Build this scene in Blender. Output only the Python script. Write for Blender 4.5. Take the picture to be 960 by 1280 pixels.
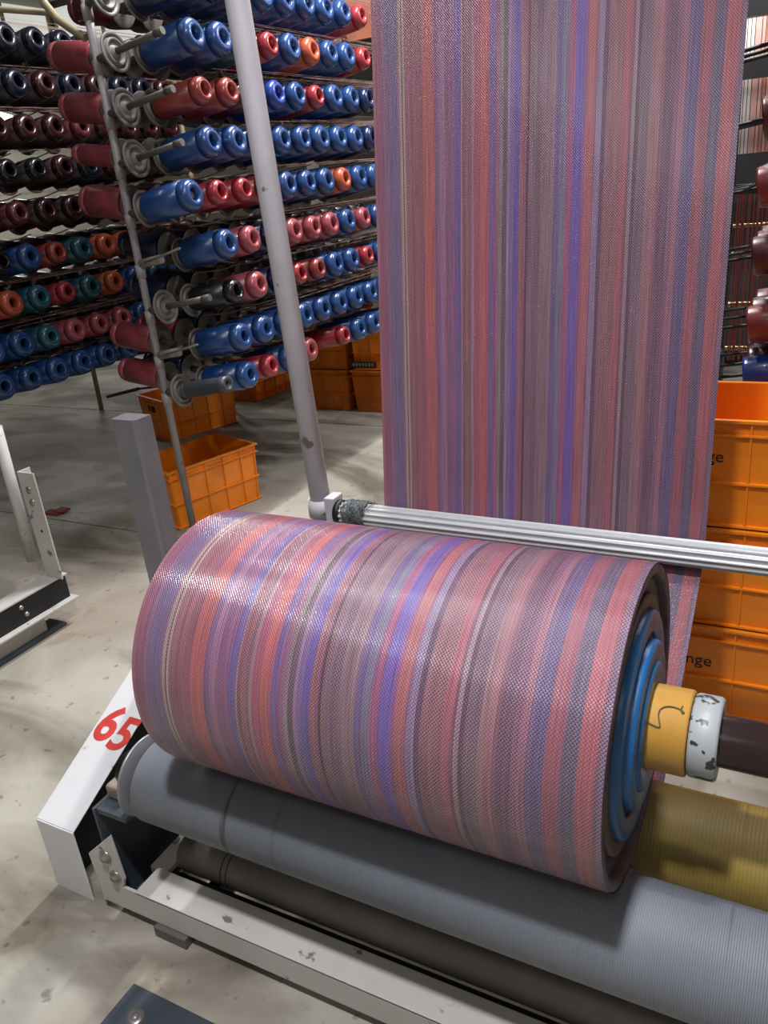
import bpy, bmesh, math, random
from mathutils import Vector, Matrix
rnd = random.Random(7)
PI = math.pi
scene = bpy.context.scene
for o in list(bpy.data.objects):
    bpy.data.objects.remove(o)
COL = scene.collection

# ------------------------------------------------------------------ camera
R = ((0.88205303, 0.46119322, -0.09634974),
     (0.10009577, -0.38326254, -0.91819968),
     (-0.46039471, 0.80025661, -0.38422138))
cam_d = bpy.data.cameras.new('camera')
cam = bpy.data.objects.new('camera', cam_d)
COL.objects.link(cam)
m = Matrix(((R[0][0], -R[1][0], -R[2][0], 0), (R[0][1], -R[1][1], -R[2][1], 0),
            (R[0][2], -R[1][2], -R[2][2], 1.5), (0, 0, 0, 1)))
cam.matrix_world = m
cam_d.sensor_fit = 'VERTICAL'
cam_d.sensor_height = 36
cam_d.lens = 1010 / 1280 * 36
cam_d.clip_start = 0.05
scene.camera = cam

# ------------------------------------------------------------------ world, lamps, exposure
w = bpy.data.worlds.new('hall')
scene.world = w
w.use_nodes = True
w.node_tree.nodes['Background'].inputs[0].default_value = (0.86, 0.9, 1.0, 1)
w.node_tree.nodes['Background'].inputs[1].default_value = 0.035
scene.view_settings.view_transform = 'Standard'
scene.view_settings.look = 'None'
scene.view_settings.gamma = 1
scene.view_settings.exposure = 0.0

def area(name, loc, sx, sy, power, col=(0.99, 0.975, 0.96), rot=(0, 0, 0)):
    l = bpy.data.lights.new(name, 'AREA')
    l.shape = 'RECTANGLE'
    l.size = sx
    l.size_y = sy
    l.energy = power
    l.color = col
    o = bpy.data.objects.new(name, l)
    o.location = loc
    o.rotation_euler = rot
    COL.objects.link(o)
    return o

area('machine_lamp', (-0.35, 0.08, 3.5), 0.14, 0.14, 46, (0.97, 0.97, 1.0)).data.spread = math.radians(120)
area('rear_lamp', (-0.25, 1.35, 3.6), 0.25, 0.08, 38, (0.97, 0.97, 1.0))
area('aisle_lamp', (-1.68, 3.6, 3.9), 0.12, 1.4, 185)
area('entry_lamp', (-3.0, 1.4, 3.9), 0.12, 1.2, 9)
area('far_lamp', (-1.2, 6.8, 3.9), 1.2, 0.12, 8)
area('left_far_lamp', (-8.6, 7.8, 4.05), 1.2, 0.12, 90)
area('fill_lamp', (0.4, -1.5, 3.9), 2.0, 0.4, 20, (0.95, 0.97, 1.0))  # added fill from behind the camera to lift shadowed fronts, no known fixture
area('right_far_lamp', (-0.2, 4.7, 3.3), 1.0, 0.12, 70)

# ------------------------------------------------------------------ materials
MATS = {}

def lin(h):
    h = h.lstrip('#')
    out = []
    for i in (0, 2, 4):
        c = int(h[i:i + 2], 16) / 255
        out.append(c / 12.92 if c <= 0.04045 else ((c + 0.055) / 1.055) ** 2.4)
    return tuple(out)

def mat(name, col, rough=0.5, metal=0.0, var=0.0, scale=8.0, bump=0.0, bscale=None, spec=0.5, coat=0.0, dark=None, stretch=None):
    """procedural: base colour broken by noise, fine bump"""
    if name in MATS:
        return MATS[name]
    ma = bpy.data.materials.new(name)
    ma.use_nodes = True
    nt = ma.node_tree
    b = nt.nodes['Principled BSDF']
    b.inputs['Roughness'].default_value = rough
    b.inputs['Metallic'].default_value = metal
    b.inputs['Specular IOR Level'].default_value = spec
    b.inputs['Coat Weight'].default_value = coat
    if isinstance(col, str):
        col = lin(col)
    tc = nt.nodes.new('ShaderNodeTexCoord')
    src = tc.outputs['Object']
    if stretch:
        mp = nt.nodes.new('ShaderNodeMapping')
        mp.inputs['Scale'].default_value = stretch
        nt.links.new(src, mp.inputs[0])
        src = mp.outputs[0]
    n = nt.nodes.new('ShaderNodeTexNoise')
    n.inputs['Scale'].default_value = scale
    n.inputs['Detail'].default_value = 6
    nt.links.new(src, n.inputs['Vector'])
    r = nt.nodes.new('ShaderNodeValToRGB')
    r.color_ramp.elements[0].position = 0.35
    r.color_ramp.elements[1].position = 0.65
    d = lin(dark) if isinstance(dark, str) else (dark or tuple(c * (1 - var) for c in col))
    r.color_ramp.elements[0].color = (*d, 1)
    r.color_ramp.elements[1].color = (*tuple(min(1, c * (1 + var * 0.4)) for c in col), 1)
    nt.links.new(n.outputs['Fac'], r.inputs[0])
    nt.links.new(r.outputs[0], b.inputs['Base Color'])
    if bump:
        n2 = nt.nodes.new('ShaderNodeTexNoise')
        n2.inputs['Scale'].default_value = bscale or scale * 6
        n2.inputs['Detail'].default_value = 4
        nt.links.new(src, n2.inputs['Vector'])
        bp = nt.nodes.new('ShaderNodeBump')
        bp.inputs['Strength'].default_value = bump
        bp.inputs['Distance'].default_value = 0.002
        nt.links.new(n2.outputs['Fac'], bp.inputs['Height'])
        nt.links.new(bp.outputs[0], b.inputs['Normal'])
    MATS[name] = ma
    return ma

def speckled(name, col, chip, rough=0.45, scale=30, thr=0.62, soft=0.02, metal=0.0, stretch=None, var=0.12):
    """paint with chips / dirt spots of another colour"""
    ma = mat(name, col, rough, metal, var, 5, 0.1, stretch=stretch)
    nt = ma.node_tree
    b = nt.nodes['Principled BSDF']
    old = b.inputs['Base Color'].links[0].from_socket
    tc = nt.nodes.new('ShaderNodeTexCoord')
    n = nt.nodes.new('ShaderNodeTexNoise')
    n.inputs['Scale'].default_value = scale
    n.inputs['Detail'].default_value = 3
    nt.links.new(tc.outputs['Object'], n.inputs['Vector'])
    r = nt.nodes.new('ShaderNodeValToRGB')
    r.color_ramp.elements[0].position = thr
    r.color_ramp.elements[1].position = thr + soft
    nt.links.new(n.outputs['Fac'], r.inputs[0])
    mx = nt.nodes.new('ShaderNodeMix')
    mx.data_type = 'RGBA'
    nt.links.new(r.outputs[0], mx.inputs['Factor'])
    nt.links.new(old, mx.inputs[6])
    mx.inputs[7].default_value = (*lin(chip), 1)
    nt.links.new(mx.outputs[2], b.inputs['Base Color'])
    return ma

def concrete():
    ma = bpy.data.materials.new('concrete')
    ma.use_nodes = True
    nt = ma.node_tree
    b = nt.nodes['Principled BSDF']
    b.inputs['Roughness'].default_value = 0.62
    b.inputs['Specular IOR Level'].default_value = 0.35
    tc = nt.nodes.new('ShaderNodeTexCoord')
    geo = nt.nodes.new('ShaderNodeNewGeometry')
    def noise(s, d=8, dist=0.0, vec=None):
        n = nt.nodes.new('ShaderNodeTexNoise')
        n.inputs['Scale'].default_value = s
        n.inputs['Detail'].default_value = d
        n.inputs['Distortion'].default_value = dist
        nt.links.new(vec or geo.outputs['Position'], n.inputs['Vector'])
        return n.outputs['Fac']
    def ramp(src, p0, p1, c0, c1):
        r = nt.nodes.new('ShaderNodeValToRGB')
        r.color_ramp.elements[0].position = p0
        r.color_ramp.elements[1].position = p1
        r.color_ramp.elements[0].color = (*lin(c0), 1)
        r.color_ramp.elements[1].color = (*lin(c1), 1)
        nt.links.new(src, r.inputs[0])
        return r.outputs[0]
    def mul(a, c, f=1.0):
        x = nt.nodes.new('ShaderNodeMix')
        x.data_type = 'RGBA'
        x.blend_type = 'MULTIPLY'
        x.inputs['Factor'].default_value = f
        nt.links.new(a, x.inputs[6])
        nt.links.new(c, x.inputs[7])
        return x.outputs[2]
    mp = nt.nodes.new('ShaderNodeMapping')
    mp.inputs['Scale'].default_value = (0.5, 1.3, 1)
    nt.links.new(geo.outputs['Position'], mp.inputs[0])
    base = ramp(noise(2.2, 10, 0.6), 0.32, 0.66, '8d887e', 'aba79d')
    st = ramp(noise(1.5, 6, 1.2, mp.outputs[0]), 0.36, 0.50, 'aaa69c', 'ffffff')
    sp = ramp(noise(26, 3), 0.28, 0.36, '8a8278', 'ffffff')
    rust = ramp(noise(6, 4, 0.5), 0.62, 0.74, 'ffffff', 'e2cfc2')
    pink = ramp(noise(0.9, 3), 0.55, 0.7, 'ffffff', 'f2e6e2')
    c = mul(mul(mul(mul(base, st), sp, 0.6), rust, 0.8), pink)
    nt.links.new(c, b.inputs['Base Color'])
    bp = nt.nodes.new('ShaderNodeBump')
    bp.inputs['Strength'].default_value = 0.25
    bp.inputs['Distance'].default_value = 0.004
    nt.links.new(noise(40, 6), bp.inputs['Height'])
    nt.links.new(bp.outputs[0], b.inputs['Normal'])
    return ma

def cloth_mat(name, gain=1.0):
    """woven tape cloth: stripe colour from the mesh's own attribute, plain-weave relief and dark interlacing gaps from UV in metres"""
    ma = bpy.data.materials.new(name)
    ma.use_nodes = True
    nt = ma.node_tree
    b = nt.nodes['Principled BSDF']
    N = nt.nodes.new
    L = nt.links.new
    def mth(op, a, c=None, v=0.0):
        n = N('ShaderNodeMath')
        n.operation = op
        if hasattr(a, 'links'):
            L(a, n.inputs[0])
        else:
            n.inputs[0].default_value = a
        if c is not None:
            if hasattr(c, 'links'):
                L(c, n.inputs[1])
            else:
                n.inputs[1].default_value = c
        else:
            n.inputs[1].default_value = v
        return n.outputs[0]
    uv = N('ShaderNodeUVMap')
    uv.uv_map = 'UVMap'
    sep = N('ShaderNodeSeparateXYZ')
    L(uv.outputs[0], sep.inputs[0])
    at = N('ShaderNodeAttribute')
    at.attribute_name = 'stripe'
    dt = N('ShaderNodeAttribute')
    dt.attribute_name = 'dot'
    su = mth('SINE', mth('MULTIPLY', sep.outputs[0], 2 * PI / 0.0052))
    sv = mth('SINE', mth('MULTIPLY', sep.outputs[1], 2 * PI / 0.0060))
    wv = mth('MULTIPLY', su, sv)                    # -1..1 checker of tapes
    su2 = mth('SINE', mth('MULTIPLY', sep.outputs[0], 2 * PI / 0.0026))
    # dark interlacing dots, strong on the dotted stripes
    gap = mth('GREATER_THAN', wv, 0.30)
    k = mth('MULTIPLY', gap, mth('ADD', mth('MULTIPLY', dt.outputs['Fac'], 0.52), 0.16))
    fac = mth('SUBTRACT', 1.06, k)
    # tape-to-tape colour wander
    nz = N('ShaderNodeTexNoise')
    nz.inputs['Scale'].default_value = 1.0
    mp = N('ShaderNodeMapping')
    mp.inputs['Scale'].default_value = (380, 6, 1)
    L(uv.outputs[0], mp.inputs[0])
    L(mp.outputs[0], nz.inputs['Vector'])
    fac = mth('MULTIPLY', fac, mth('ADD', mth('MULTIPLY', nz.outputs['Fac'], 1.1), 0.45))
    mx = N('ShaderNodeVectorMath')
    mx.operation = 'SCALE'
    L(at.outputs['Color'], mx.inputs[0])
    L(mth('MULTIPLY', fac, gain), mx.inputs['Scale'])
    L(mx.outputs[0], b.inputs['Base Color'])
    b.inputs['Roughness'].default_value = 0.2
    b.inputs['Specular IOR Level'].default_value = 0.7
    b.inputs['Coat Weight'].default_value = 0.15
    b.inputs['Coat Roughness'].default_value = 0.12
    bp = N('ShaderNodeBump')
    bp.inputs['Strength'].default_value = 0.42
    bp.inputs['Distance'].default_value = 0.0012
    L(mth('ADD', wv, mth('MULTIPLY', su2, 0.3)), bp.inputs['Height'])
    L(bp.outputs[0], b.inputs['Normal'])
    L(bp.outputs[0], b.inputs['Coat Normal'])
    return ma

def roller_mat(name, col, dark, pitch=0.0035, rel=0.5, low=0.72):
    """rubber sleeve with fine turned rings and a few dark cuts round it"""
    ma = mat(name, col, 0.55, 0, 0.12, 3, 0, dark=dark)
    nt = ma.node_tree
    b = nt.nodes['Principled BSDF']
    N = nt.nodes.new
    L = nt.links.new
    tc = N('ShaderNodeTexCoord')
    wv = N('ShaderNodeTexWave')
    wv.bands_direction = 'X'
    wv.inputs['Scale'].default_value = 2 * PI / 20 / pitch
    wv.inputs['Distortion'].default_value = 0.3
    L(tc.outputs['Object'], wv.inputs['Vector'])
    bp = N('ShaderNodeBump')
    bp.inputs['Strength'].default_value = rel
    bp.inputs['Distance'].default_value = 0.001
    L(wv.outputs['Fac'], bp.inputs['Height'])
    L(bp.outputs[0], b.inputs['Normal'])
    old = b.inputs['Base Color'].links[0].from_socket
    mp = N('ShaderNodeMapping')
    mp.inputs['Scale'].default_value = (26, 1.6, 1.6)
    L(tc.outputs['Object'], mp.inputs[0])
    n = N('ShaderNodeTexNoise')
    n.inputs['Scale'].default_value = 1.0
    n.inputs['Detail'].default_value = 2
    L(mp.outputs[0], n.inputs['Vector'])
    r = N('ShaderNodeValToRGB')
    r.color_ramp.elements[0].position = 0.26
    r.color_ramp.elements[0].color = (0.25, 0.25, 0.27, 1)
    r.color_ramp.elements[1].position = 0.33
    L(n.outputs['Fac'], r.inputs[0])
    r2 = N('ShaderNodeValToRGB')
    r2.color_ramp.elements[0].color = (low, low, low, 1)
    r2.color_ramp.elements[1].position = 0.5
    L(wv.outputs['Fac'], r2.inputs[0])
    for rr in (r, r2):
        mx = N('ShaderNodeMix')
        mx.data_type = 'RGBA'
        mx.blend_type = 'MULTIPLY'
        mx.inputs['Factor'].default_value = 1
        L(old, mx.inputs[6])
        L(rr.outputs[0], mx.inputs[7])
        old = mx.outputs[2]
    L(old, b.inputs['Base Color'])
    return ma

def emit(name, col, s):
    ma = bpy.data.materials.new(name)
    ma.use_nodes = True
    b = ma.node_tree.nodes['Principled BSDF']
    b.inputs['Emission Color'].default_value = (*col, 1)
    b.inputs['Emission Strength'].default_value = s
    return ma

M_concrete = concrete()
M_cloth = cloth_mat('woven_tape_cloth', 1.0)
M_white = speckled('white_frame_paint', 'b9b6b2', '6e675f', 0.5, 22, 0.66, 0.05)
M_post = speckled('grey_post_paint', 'bcb9c0', '77736f', 0.5, 18, 0.66, 0.04)
M_pipe = speckled('creel_pipe_paint', '989498', '6f6a62', 0.5, 25, 0.68, 0.04)
M_oldpipe = mat('yellowed_pipe_paint', '8f8468', 0.5, 0, 0.15, 8)
M_galv = mat('grey_steel_channel', '87858a', 0.36, 0.45, 0.22, 6, 0.1)
M_alu = mat('white_painted_metal', 'c4c6ca', 0.35, 0.2, 0.1, 10, 0.1, stretch=(2, 40, 40))
M_black = mat('black_steel', '17171a', 0.5, 0.2, 0.3, 9)
M_darkplate = mat('dark_blue_grey_plate', '3a424b', 0.5, 0.2, 0.3, 9, 0.1)
M_shade = mat('grey_brown_pipe_paint', '6c6862', 0.55, 0, 0.2, 7, 0.1)
M_bolt = mat('zinc_bolt', 'a5a29c', 0.35, 0.8, 0.2, 20)
M_red = mat('red_number_paint', 'c23a34', 0.55, 0, 0.2, 40)
M_shaft = speckled('brown_oiled_steel', '3a2b2c', '6b5a57', 0.22, 40, 0.64, 0.05, 0.4, stretch=(2, 20, 20))
M_ring = speckled('chipped_white_ring_paint', 'a3a7aa', '33332f', 0.4, 42, 0.57, 0.03)
M_core = mat('yellow_core_tube', 'bb8c3a', 0.42, 0, 0.12, 6, 0.05)
M_wrapblue = mat('blue_wrap_edge', '185c94', 0.36, 0, 0.25, 14, 0.4, 90)
M_wrapdark = mat('dark_wrap_edge', '22283c', 0.55, 0, 0.4, 20, 0.5, 90)
M_wrapbrown = mat('brown_wrap_edge', '57403f', 0.55, 0, 0.4, 20, 0.5, 90)
M_drum = roller_mat('grey_rubber_sleeve', '767b84', '666c76')
M_drum2 = roller_mat('yellow_lit_rubber_sleeve', '957f3c', '6e5b28', 0.006, 0.25, 0.86)  # yellow light through the core tube put into the sleeve colour
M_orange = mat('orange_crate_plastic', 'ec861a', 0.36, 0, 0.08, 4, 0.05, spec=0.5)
M_orange2 = mat('shaded_orange_crate_plastic', 'd87a14', 0.4, 0, 0.22, 5, 0.05, dark='b8620e')  # darker orange copy, shade on the far crate stack put into its colour
M_print = mat('black_print', '20181a', 0.5)
M_peg = mat('grey_peg_plastic', '55524f', 0.45, 0, 0.2, 20)
M_disc = mat('dusty_grey_disc', '6e6a66', 0.5, 0, 0.2, 25)
M_arm = mat('taupe_arm_paint', '8a8079', 0.5, 0, 0.15, 12)
M_rail = mat('dark_rail_paint', '4a4644', 0.5, 0, 0.2, 10)
M_hole = mat('dark_tube_bore', '0c0c0e', 0.7)
M_wall = mat('cream_hall_wall', 'c8c4b6', 0.8, 0, 0.1, 1.5)
M_ceil = mat('grey_roof_sheet', 'a9aaa8', 0.7, 0, 0.12, 1.5)
M_strand = mat('pale_pink_tape', 'c9a79f', 0.4, 0, 0.2, 60)
M_strandred = mat('red_brown_tape', '8c4038', 0.4, 0, 0.3, 60)
M_wire = mat('bright_wire', 'b5b2ac', 0.3, 0.8)

# ------------------------------------------------------------------ mesh helpers
class MB:
    def __init__(s):
        s.v = []
        s.f = []
        s.sm = []
    def add(s, vs, fs, smooth=False):
        o = len(s.v)
        s.v += [Vector(p) for p in vs]
        s.f += [tuple(i + o for i in f) for f in fs]
        s.sm += [smooth] * len(fs)
        return s
    def box(s, lo, hi, M=None):
        x0, y0, z0 = lo
        x1, y1, z1 = hi
        vs = [Vector(p) for p in ((x0, y0, z0), (x1, y0, z0), (x1, y1, z0), (x0, y1, z0), (x0, y0, z1), (x1, y0, z1), (x1, y1, z1), (x0, y1, z1))]
        if M:
            vs = [M @ p for p in vs]
        return s.add(vs, [(0, 3, 2, 1), (4, 5, 6, 7), (0, 1, 5, 4), (1, 2, 6, 5), (2, 3, 7, 6), (3, 0, 4, 7)])
    def prism(s, poly, axis, a, b):
        """poly: 2D points; extruded along axis index from a to b"""
        n = len(poly)
        def P(p, t):
            q = list(p)
            q.insert(axis, t)
            return q
        vs = [P(p, a) for p in poly] + [P(p, b) for p in poly]
        fs = [tuple(range(n))[::-1], tuple(range(n, 2 * n))]
        fs += [(i, (i + 1) % n, n + (i + 1) % n, n + i) for i in range(n)]
        return s.add(vs, fs)
    def lathe(s, prof, p0, d, n=20, smooth=True):
        """prof: list of (t along d, radius); closed when first/last radius is 0"""
        d = Vector(d).normalized()
        p0 = Vector(p0)
        u = d.orthogonal().normalized()
        w_ = d.cross(u)
        vs = []
        idx = []
        for t, r in prof:
            c = p0 + d * t
            if r < 1e-7:
                idx.append([len(vs)])
                vs.append(c)
            else:
                idx.append([len(vs) + k for k in range(n)])
                for k in range(n):
                    a = 2 * PI * k / n
                    vs.append(c + u * math.cos(a) * r + w_ * math.sin(a) * r)
        fs = []
        for i in range(len(prof) - 1):
            A, B = idx[i], idx[i + 1]
            for k in range(n):
                k2 = (k + 1) % n
                if len(A) == 1 and len(B) == 1:
                    continue
                if len(A) == 1:
                    fs.append((A[0], B[k2], B[k]))
                elif len(B) == 1:
                    fs.append((A[k], A[k2], B[0]))
                else:
                    fs.append((A[k], A[k2], B[k2], B[k]))
        return s.add(vs, fs, smooth)
    def cyl(s, a, b, r, n=16, r2=None):
        a = Vector(a)
        b = Vector(b)
        L_ = (b - a).length
        r2 = r if r2 is None else r2
        s.lathe([(0, r), (L_, r2)], a, b - a, n, True)
        o = len(s.v)
        s.f.append(tuple(range(o - 2 * n, o - n))[::-1])
        s.f.append(tuple(range(o - n, o)))
        s.sm += [False, False]
        return s
    def tube(s, pts, r, n=8):
        pts = [Vector(p) for p in pts]
        rings = []
        prev = None
        for i, p in enumerate(pts):
            d = (pts[min(i + 1, len(pts) - 1)] - pts[max(i - 1, 0)]).normalized()
            u = d.orthogonal().normalized() if prev is None else (prev - d * prev.dot(d)).normalized()
            prev = u
            w_ = d.cross(u)
            rings.append([p + (u * math.cos(2 * PI * k / n) + w_ * math.sin(2 * PI * k / n)) * r for k in range(n)])
        vs = [q for g in rings for q in g]
        fs = []
        for i in range(len(rings) - 1):
            for k in range(n):
                fs.append((i * n + k, i * n + (k + 1) % n, (i + 1) * n + (k + 1) % n, (i + 1) * n + k))
        s.add(vs, fs, True)
        s.add(rings[0], [tuple(range(n))[::-1]])
        s.add(rings[-1], [tuple(range(n))])
        return s
    def mesh(s, name, material, org=(0, 0, 0)):
        me = bpy.data.meshes.new(name)
        o = Vector(org)
        me.from_pydata([tuple(v - o) for v in s.v], [], s.f)
        me.polygons.foreach_set('use_smooth', s.sm)
        me.materials.append(material)
        bm = bmesh.new()
        bm.from_mesh(me)
        bmesh.ops.recalc_face_normals(bm, faces=bm.faces)
        bm.to_mesh(me)
        bm.free()
        me.update()
        return me

def link(name, me, parent=None, loc=(0, 0, 0)):
    o = bpy.data.objects.new(name, me)
    COL.objects.link(o)
    o.location = loc
    if parent:
        o.parent = parent
    return o

def bev(o, wd=0.002, seg=2):
    md = o.modifiers.new('bevel', 'BEVEL')
    md.width = wd
    md.segments = seg
    md.limit_method = 'ANGLE'
    return o

ORG = {}
def empty(name, loc, label=None, cat=None, group=None):
    o = link(name, None, None, loc)
    o.empty_display_size = 0.05
    tag(o, label, cat, group)
    ORG[o.name] = Vector(loc)
    return o

def tag(o, label=None, cat=None, group=None, kind=None):
    if label: o['label'] = label
    if cat: o['category'] = cat
    if group: o['group'] = group
    if kind: o['kind'] = kind
    return o

def part(name, mb, material, root, b=0):
    """mesh given in world coordinates, made a child of root (an unrotated empty or part)"""
    org = ORG[root.name]
    o = link(name, mb.mesh(name, material, org), root)
    ORG[o.name] = org
    if b: bev(o, b)
    return o

def solo(name, mb, material, loc, label, cat, group=None, b=0):
    o = link(name, mb.mesh(name, material, loc), None, loc)
    ORG[o.name] = Vector(loc)
    tag(o, label, cat, group)
    if b: bev(o, b)
    return o

def text_mesh(name, txt, size, material, M, parent, shear=0.0, offset=0.0, ext=0.0003):
    cu = bpy.data.curves.new(name, 'FONT')
    cu.body = txt
    cu.size = size
    cu.shear = shear
    cu.offset = offset
    cu.extrude = ext
    cu.resolution_u = 4
    t = bpy.data.objects.new(name + '_tmp', cu)
    COL.objects.link(t)
    dg = bpy.context.evaluated_depsgraph_get()
    dg.update()
    me = bpy.data.meshes.new_from_object(t.evaluated_get(dg))
    bpy.data.objects.remove(t)
    me.materials.clear()
    me.materials.append(material)
    me.transform(Matrix.Translation(-ORG[parent.name]) @ M)
    o = link(name, me, parent)
    ORG[o.name] = ORG[parent.name]
    return o

def axes(o, x, y, z):
    M = Matrix.Identity(4)
    for i, a in enumerate((x, y, z)):
        a = Vector(a).normalized()
        for j in range(3):
            M[j][i] = a[j]
    M.translation = Vector(o)
    return M

# ------------------------------------------------------------------ setting
XW0, XW1, YW0, YW1, ZC = -11.0, 4.0, -2.5, 10.5, 4.4
fl = link('floor', MB().box((XW0, YW0, -0.16), (XW1, YW1, -0.012)).mesh('floor', mat('joint_filler', '2b2824', 0.9)))
tag(fl, kind='structure')
ORG['floor'] = Vector((0, 0, 0))
ycuts = [YW0, 0.35, 2.585, 4.396, 4.80, 7.6, YW1]
ycuts = [YW0, 2.585, 4.396, 7.6, YW1]
xcuts = [XW0, -6.4, -1.62, XW1]
for i in range(len(ycuts) - 1):
    for j in range(len(xcuts) - 1):
        o = part('slab', MB().box((xcuts[j] + 0.004, ycuts[i] + 0.005, -0.012), (xcuts[j + 1] - (0.004 if j < 1 else -0.004), ycuts[i + 1] - 0.005, 0)), M_concrete, fl)
def struct(name, lo, hi, m_):
    return tag(link(name, MB().box(lo, hi).mesh(name, m_)), kind='structure')
struct('wall_back', (XW0, YW1, -0.1), (XW1, YW1 + 0.15, ZC), mat('shade_toned_wall', '4a463e', 0.85, 0, 0.15, 1.5))  # wall colour darkened so the gaps between bobbins look unlit
struct('wall_left', (XW0 - 0.15, YW0, -0.1), (XW0, YW1, ZC), M_wall)
struct('wall_right', (XW1, YW0, -0.1), (XW1 + 0.15, YW1, ZC), M_wall)
struct('wall_front', (XW0, YW0 - 0.15, -0.1), (XW1, YW0, ZC), M_wall)
struct('ceiling', (XW0, YW0, ZC), (XW1, YW1, ZC + 0.12), M_ceil)

def window(nm, lo, hi, axis, nbar):
    fr_ = link(nm, MB().box(lo, hi).mesh(nm, emit('daylit_pane', (0.86, 0.9, 0.84), 0.5)))
    tag(fr_, kind='structure')
    ORG[fr_.name] = Vector((0, 0, 0))
    for k in range(nbar + 1):
        a, b_ = list(lo), list(hi)
        t = lo[axis] + (hi[axis] - lo[axis]) * k / nbar
        a[axis], b_[axis] = t - 0.03, t + 0.03
        o_ = 1 - axis
        a[o_] -= 0.02
        b_[o_] += 0.02
        part('mullion', MB().box(a, b_), M_oldpipe, fr_)
    return fr_
window('window_1', (XW0, 7.0, 3.45), (XW0 + 0.02, 10.4, 4.3), 1, 4)
window('window_2', (XW0 + 0.1, YW1 - 0.02, 3.45), (-6.2, YW1, 4.3), 0, 5)

# ------------------------------------------------------------------ striped cloth
S7 = '''58-72 8a5a68 0|72-100 7d5064 0|100-112 744f68 0|112-122 85617a 2|122-140 6d5872 0|140-190 655878 0|190-200 7a5870 0|200-214 9c8884 2|214-220 5a4858 0|220-230 a08c84 2|230-262 7f5763 0|262-270 734a58 0|270-300 80545f 0|300-325 7b4f5e 0|325-375 985658 0|375-385 94525a 0|385-400 6a4f70 0|400-412 75557a 0|412-440 85607a 0|440-470 74506e 0|470-490 7a5270 0|490-522 5f5080 0|522-528 9a7a80 2|528-545 7d5562 1|545-560 8a6068 1|560-575 7a5c68 1|575-588 8a6876 0|588-620 8a4e60 0|620-650 9c5758 0|650-665 8f4f60 0|665-690 665280 0|690-700 7a4a68 0|700-716 7d5a72 0|716-730 807078 2|730-752 63535f 1|752-764 84688a 0|764-785 6a5a80 0|785-812 5c4c88 0|812-828 8a6068 1|828-845 84566a 1|845-855 4f3f50 1|855-870 7d6068 1|870-885 6d5868 0|885-915 705a6a 1|915-960 745f68 0'''
S8 = '''171-185 7a626e 0|185-208 5f5278 0|208-235 68627a 0|235-262 85506e 0|262-300 605090 0|300-312 7a4f74 0|312-345 925a60 0|345-352 75506a 0|352-375 83708c 2|375-392 5f4a62 1|392-412 86606a 1|412-455 86606a 1|455-482 8c5460 0|482-492 6a4a58 0|492-506 8a7480 2|506-520 5c4a58 1|520-560 74606e 1|560-575 7f6268 0|575-600 86606a 0|600-612 74525f 0|612-650 6c5366 1|650-668 7d5a70 1|668-690 8a6272 2|690-705 6c5a78 1|705-738 62567a 1|738-778 84505c 0|778-785 6a4d62 0|785-822 62586f 1|822-866 90545c 0|866-876 7d5a68 1|876-890 75627a 1'''
STR = []
for src, off, sc in ((S7, 440, 960 / 260), (S8, 650, 960 / 280)):
    for it in src.split('|'):
        rg, c, k = it.split()
        a, b_ = rg.split('-')
        STR.append(((off + float(a) / sc), (off + float(b_) / sc), c, int(k)))
s0, s1 = STR[0][0], STR[-1][1]
WX0, WX1 = -0.979, -0.187
EDGE = [WX0] + [WX0 + (b_ - s0) / (s1 - s0) * (WX1 - WX0) for a, b_, c, k in STR]
GAIN = 1.12

def cloth(name, path, material=None, closed=False, lens=None):
    """path: list of (y, z) in metres; each stripe is its own run of quads"""
    vs = []
    for y, z in path:
        for x in EDGE:
            vs.append((x, y, z))
    nx = len(EDGE)
    fs = []
    info = []
    vlen = [0.0]
    for i in range(1, len(path)):
        vlen.append(vlen[-1] + math.dist(path[i], path[i - 1]))
    n = len(path)
    for i in range(n if closed else n - 1):
        i2 = (i + 1) % n
        for j in range(nx - 1):
            fs.append((i * nx + j, i * nx + j + 1, i2 * nx + j + 1, i2 * nx + j))
            v1 = vlen[i2] if i2 else vlen[-1] + math.dist(path[-1], path[0])
            info.append((j, vlen[i], v1))
    me = bpy.data.meshes.new(name)
    me.from_pydata(vs, [], fs)
    me.polygons.foreach_set('use_smooth', [True] * len(fs))
    uv = me.uv_layers.new(name='UVMap')
    ca = me.color_attributes.new('stripe', 'FLOAT_COLOR', 'CORNER')
    me.attributes.new('dot', 'FLOAT', 'FACE')
    uv, ca, da = me.uv_layers['UVMap'], me.color_attributes['stripe'], me.attributes['dot']
    for p, (j, va, vb) in zip(me.polygons, info):
        c = lin(STR[j][2])
        g = GAIN
        av = sum(c) / 3
        c = [max(0.0, av + (q - av) * 1.02) * 0.84 + e_ * 0.16 for q, e_ in zip(c, (0.20, 0.105, 0.125))]
        dv = (0.0, 1.0, 0.75)[STR[j][3]]
        da.data[p.index].value = dv
        for q, li in enumerate(p.loop_indices):
            x = EDGE[j] if q in (0, 3) else EDGE[j + 1]
            uv.data[li].uv = (x, va if q < 2 else vb)
            ca.data[li].color = (c[0] * g, c[1] * g, c[2] * g, 1)
    me.materials.append(material or M_cloth)
    return me

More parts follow.
